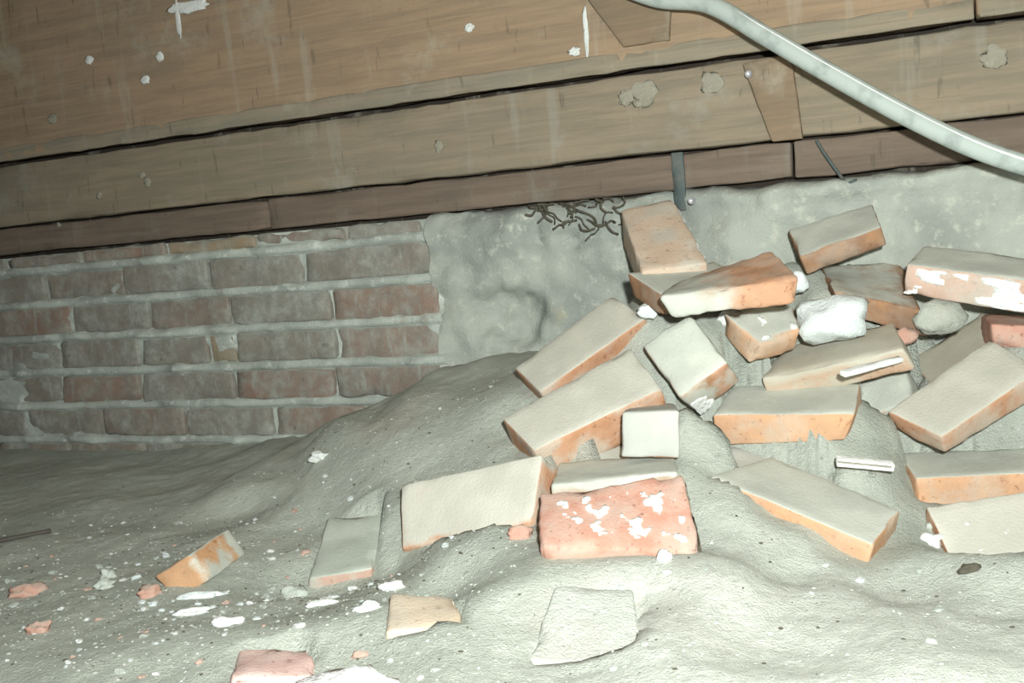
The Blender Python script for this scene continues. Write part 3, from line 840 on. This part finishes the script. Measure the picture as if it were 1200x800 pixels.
# pieces on the floor
FL = [('brick_fragment', -.505, 1.262, .017, .013, .010, 'chip', 51, 'small brick fragment tucked left of the poking orange brick end', 'brick piece', .3),
      ('mortar_flake', -.432, 1.245, .030, .011, .005, 'lime', 52, 'pale flake lying just below the poking orange brick end', 'mortar flake', .1),
      ('mortar_flake', -.361, 1.115, .021, .008, .006, 'white', 53, 'bright white curved flake on the left foreground floor', 'mortar flake', .0),
      ('mortar_chunk', -.326, 1.300, .016, .013, .011, 'mortar', 54, 'triangular pale mortar piece left of the half buried brick', 'mortar', .2),
      ('mortar_flake', -.345, 1.66, .014, .012, .008, 'white_mortar', 55, 'white flake lying on the dust slope below the brick wall', 'mortar flake', .1),
      ('mortar_flake', -.420, 1.175, .022, .008, .005, 'white_mortar', 56, 'long white flake below the pale flake by the orange brick end', 'mortar flake', .1),
      ('brick_fragment', -.010, 1.225, .015, .009, .011, 'chip', 57, 'small red brick fragment on the ground before the red smeared brick', 'brick piece', .2),
      ('brick_fragment', .097, 1.175, .015, .011, .008, 'orange', 58, 'small orange brick fragment on the ground below the red smeared brick', 'brick piece', .4),
      ('brick_fragment', -.69, 1.31, .022, .016, .010, 'chip', 59, 'dull pink brick fragment at far left on the floor', 'brick piece', .4),
      ('brick_fragment', -.60, 1.155, .014, .010, .009, 'chip', 60, 'small red brick fragment near the bottom left corner', 'brick piece', .3),
      ('mortar_chunk', -.585, 1.31, .013, .010, .009, 'mortar', 61, 'pale mortar piece left of the orange brick end', 'mortar', .2),
      ('mortar_chunk', -.60, 1.36, .011, .011, .011, 'mortar', 62, 'round pale mortar piece behind the other one at left', 'mortar', .2),
      ('mortar_flake', -.26, 1.17, .018, .007, .005, 'white_mortar', 63, 'thin white flake left of the pale cream brick', 'mortar flake', .1),
      ('mortar_flake', -.19, 1.09, .014, .010, .006, 'lime', 64, 'pale flake beside the left end of the pale cream brick', 'mortar flake', .1),
      ('mortar_flake', -.175, 1.185, .014, .008, .008, 'white_mortar', 65, 'white crumb right above the pale cream brick corner', 'mortar flake', .1),
      ('mortar_chunk', .545, 1.27, .016, .012, .012, 'mortar', 66, 'pale rubble lump between the two lowest bricks at right', 'mortar', .3),
      ('mortar_chunk', .52, 1.235, .012, .010, .010, 'white_mortar', 67, 'small white rubble lump in front of the gap at right', 'mortar', .3),
      ('stone_or_gap_lump', .497, 1.085, .012, .007, .006, 'twig', 68, 'dark lump standing in for the shaded gap below the lowest right brick', 'stone', .2),  # dark-coloured lump added in place of a shaded gap
      ('mortar_chunk', .155, 1.105, .009, .008, .010, 'white_mortar', 69, 'white pebble on the pale foreground grit', 'mortar', .2),
      ('mortar_chunk', -.205, .915, .060, .034, .020, 'white', 70, 'bright white plaster lump cut by the bottom picture edge', 'plaster', .3)]
for nm, x, y, a, b, h, mt_, sd, lab, ct, rt in FL:
    on_floor(nm, x, y, a, b, h, mt_, sd, lab, ct, sink=.3, rot=rt, amp=.6)
# dark stick at far left, twig at the pile's foot
px = [(-1.0, 1.49), (-.93, 1.53), (-.862, 1.571), (-.797, 1.614)]
v, f = tube_geom([(x, y, gz(x, y) + .005) for x, y in px], .006, sides=8, per=6, squash=.6)
o = link('wooden_stick', v, f, M['stick'], origin=(px[0][0], px[0][1], gz(*px[0])))
tag(o, 'dark thin stick lying on the floor at the far left edge', 'stick')
px = [(.299, 1.36), (.300, 1.335), (.310, 1.305), (.322, 1.288), (.336, 1.280)]
v, f = tube_geom([(x, y, gz(x, y) + .003) for x, y in px], lambda t: .0025 + .0015 * math.sin(t * 9), sides=8, per=6)
o = link('twig', v, f, M['twig'], origin=(px[0][0], px[0][1], gz(*px[0])))
tag(o, 'dark curved twig on the dust below the sloping brick', 'twig')


# ------------------------------------------------------------------ crumbs, chips and grit
def free(x, y):
    i = int(np.clip(np.searchsorted(GX, x), 1, len(GX) - 1))
    j = int(np.clip(np.searchsorted(GY, y), 1, len(GY) - 1))
    return not CLEAR[i - 1:i + 1, j - 1:j + 1].any()
rc = random.Random(21)
protos = []
for k in range(7):
    v, f = lump_geom(1, .75, .5, 60 + k, amp=.55, freq=1.5, sub=2)
    me = bpy.data.meshes.new('mortar_crumb')
    me.from_pydata([tuple(p) for p in v], [], f)
    me.materials.append(M['lime' if k < 2 else 'mortar' if k < 5 else 'white_mortar'])
    protos.append(me)
n_c = 0
while n_c < 230:
    if n_c < 135:
        x, y = rc.gauss(-.42, .24), rc.gauss(1.22, .16)
    else:
        x, y = rc.uniform(-.9, .7), rc.uniform(.9, 1.65)
    if not (-.95 < x < .62 and .88 < y < 1.95) or not free(x, y):
        continue
    r = .0028 + .0052 * rc.random() ** 2.6
    o = bpy.data.objects.new('mortar_crumb', rc.choice(protos))
    COL.objects.link(o)
    o.scale = (r, r, r)
    o.rotation_euler = (rc.uniform(-.3, .3), rc.uniform(-.3, .3), rc.uniform(0, 6.28))
    o.location = (x, y, gz(x, y) + r * .15)
    tag(o, 'small pale mortar crumb lying loose on the grey dust floor', 'mortar crumb', 'mortar crumbs on the floor')
    n_c += 1
me = []
for k in range(3):
    v, f = lump_geom(1, .8, .5, 80 + k, amp=.55, freq=1.5, sub=2)
    q = bpy.data.meshes.new('brick_chip')
    q.from_pydata([tuple(p) for p in v], [], f)
    q.materials.append(M['chip'])
    me.append(q)
n_c = 0
while n_c < 22:
    x, y = rc.gauss(-.45, .3), rc.gauss(1.2, .18)
    if not (-.9 < x < .3 and .9 < y < 1.7) or not free(x, y):
        continue
    r = .003 + .006 * rc.random() ** 2
    o = bpy.data.objects.new('brick_chip', rc.choice(me))
    COL.objects.link(o)
    o.scale = (r, r, r)
    o.rotation_euler = (0, 0, rc.uniform(0, 6.28))
    o.location = (x, y, gz(x, y) + r * .1)
    tag(o, 'tiny reddish brick chip lying on the grey dust floor', 'brick chip', 'brick chips on the floor')
    n_c += 1
V, F, FM = [], [], []
iv, jf = ico(1)
for k in range(7000):
    q = rc.random()
    if q < .5:
        x, y = rc.gauss(-.35, .35), rc.gauss(1.2, .22)
    else:
        x, y = rc.uniform(-1.1, .85), rc.uniform(.82, 1.75)
    if not (-1.2 < x < 1.0 and .8 < y < 2.1):
        continue
    if not free(x, y) or (WMAT.inverted() @ Vector((x, y, 0))).y > -.09:
        continue
    r = .0007 + .0021 * rc.random() ** 3
    zz = gz(x, y)
    b = len(V)
    a = rc.uniform(.6, 1.4)
    V += [Vector((x + p.x * r * a, y + p.y * r, zz + p.z * r * .6)) for p in iv]
    F += [tuple(b + i for i in t) for t in jf]
    FM += [rc.choice([0, 0, 0, 1, 2])] * len(jf)
o = link('grit', V, F, [M['grit'], M['mortar'], M['twig']], origin=(0, 1.2, 0))
o.data.polygons.foreach_set('material_index', FM)
tag(o, 'fine pale and dark grit strewn over the dust', 'grit', kind='stuff')

# ------------------------------------------------------------------ light: the camera's own flash, and a weak fill from the void
fd = bpy.data.lights.new('camera_flash', 'SPOT')
fd.energy = 150
fd.color = (.95, 1.0, .95)
fd.spot_size = math.radians(160)
fd.spot_blend = 1.0
fd.shadow_soft_size = .022
fo = bpy.data.objects.new('camera_flash', fd)
fo.location = (.075, -.02, .43 + .095)
COL.objects.link(fo)
aim = Vector((.28, 1.1, .12)) - Vector(fo.location)
fo.rotation_euler = aim.to_track_quat('-Z', 'Y').to_euler()
w = bpy.data.worlds.new('World')
SC.world = w
w.use_nodes = True
w.node_tree.nodes['Background'].inputs[0].default_value = (.85, .95, 1, 1)
w.node_tree.nodes['Background'].inputs[1].default_value = .4

# ------------------------------------------------------------------ camera
cd = bpy.data.cameras.new('camera')
cd.sensor_width = 36
cd.lens = 36 * 1153 / 1200
cd.clip_start = .02
co = bpy.data.objects.new('camera', cd)
th, ph = math.radians(6.0), math.radians(4.8)
R0, U0 = Vector((1, 0, 0)), Vector((0, math.sin(th), math.cos(th)))
Fw = Vector((0, math.cos(th), -math.sin(th)))
Rv = math.cos(ph) * R0 - math.sin(ph) * U0
Uv = math.sin(ph) * R0 + math.cos(ph) * U0
mt = Matrix((Rv, Uv, -Fw)).transposed().to_4x4()
mt.translation = (0, 0, .43)
co.matrix_world = mt
COL.objects.link(co)
SC.camera = co
SC.view_settings.view_transform = 'Standard'
SC.view_settings.look = 'None'
SC.view_settings.gamma = 1
SC.view_settings.use_curve_mapping = False
SC.view_settings.exposure = 0
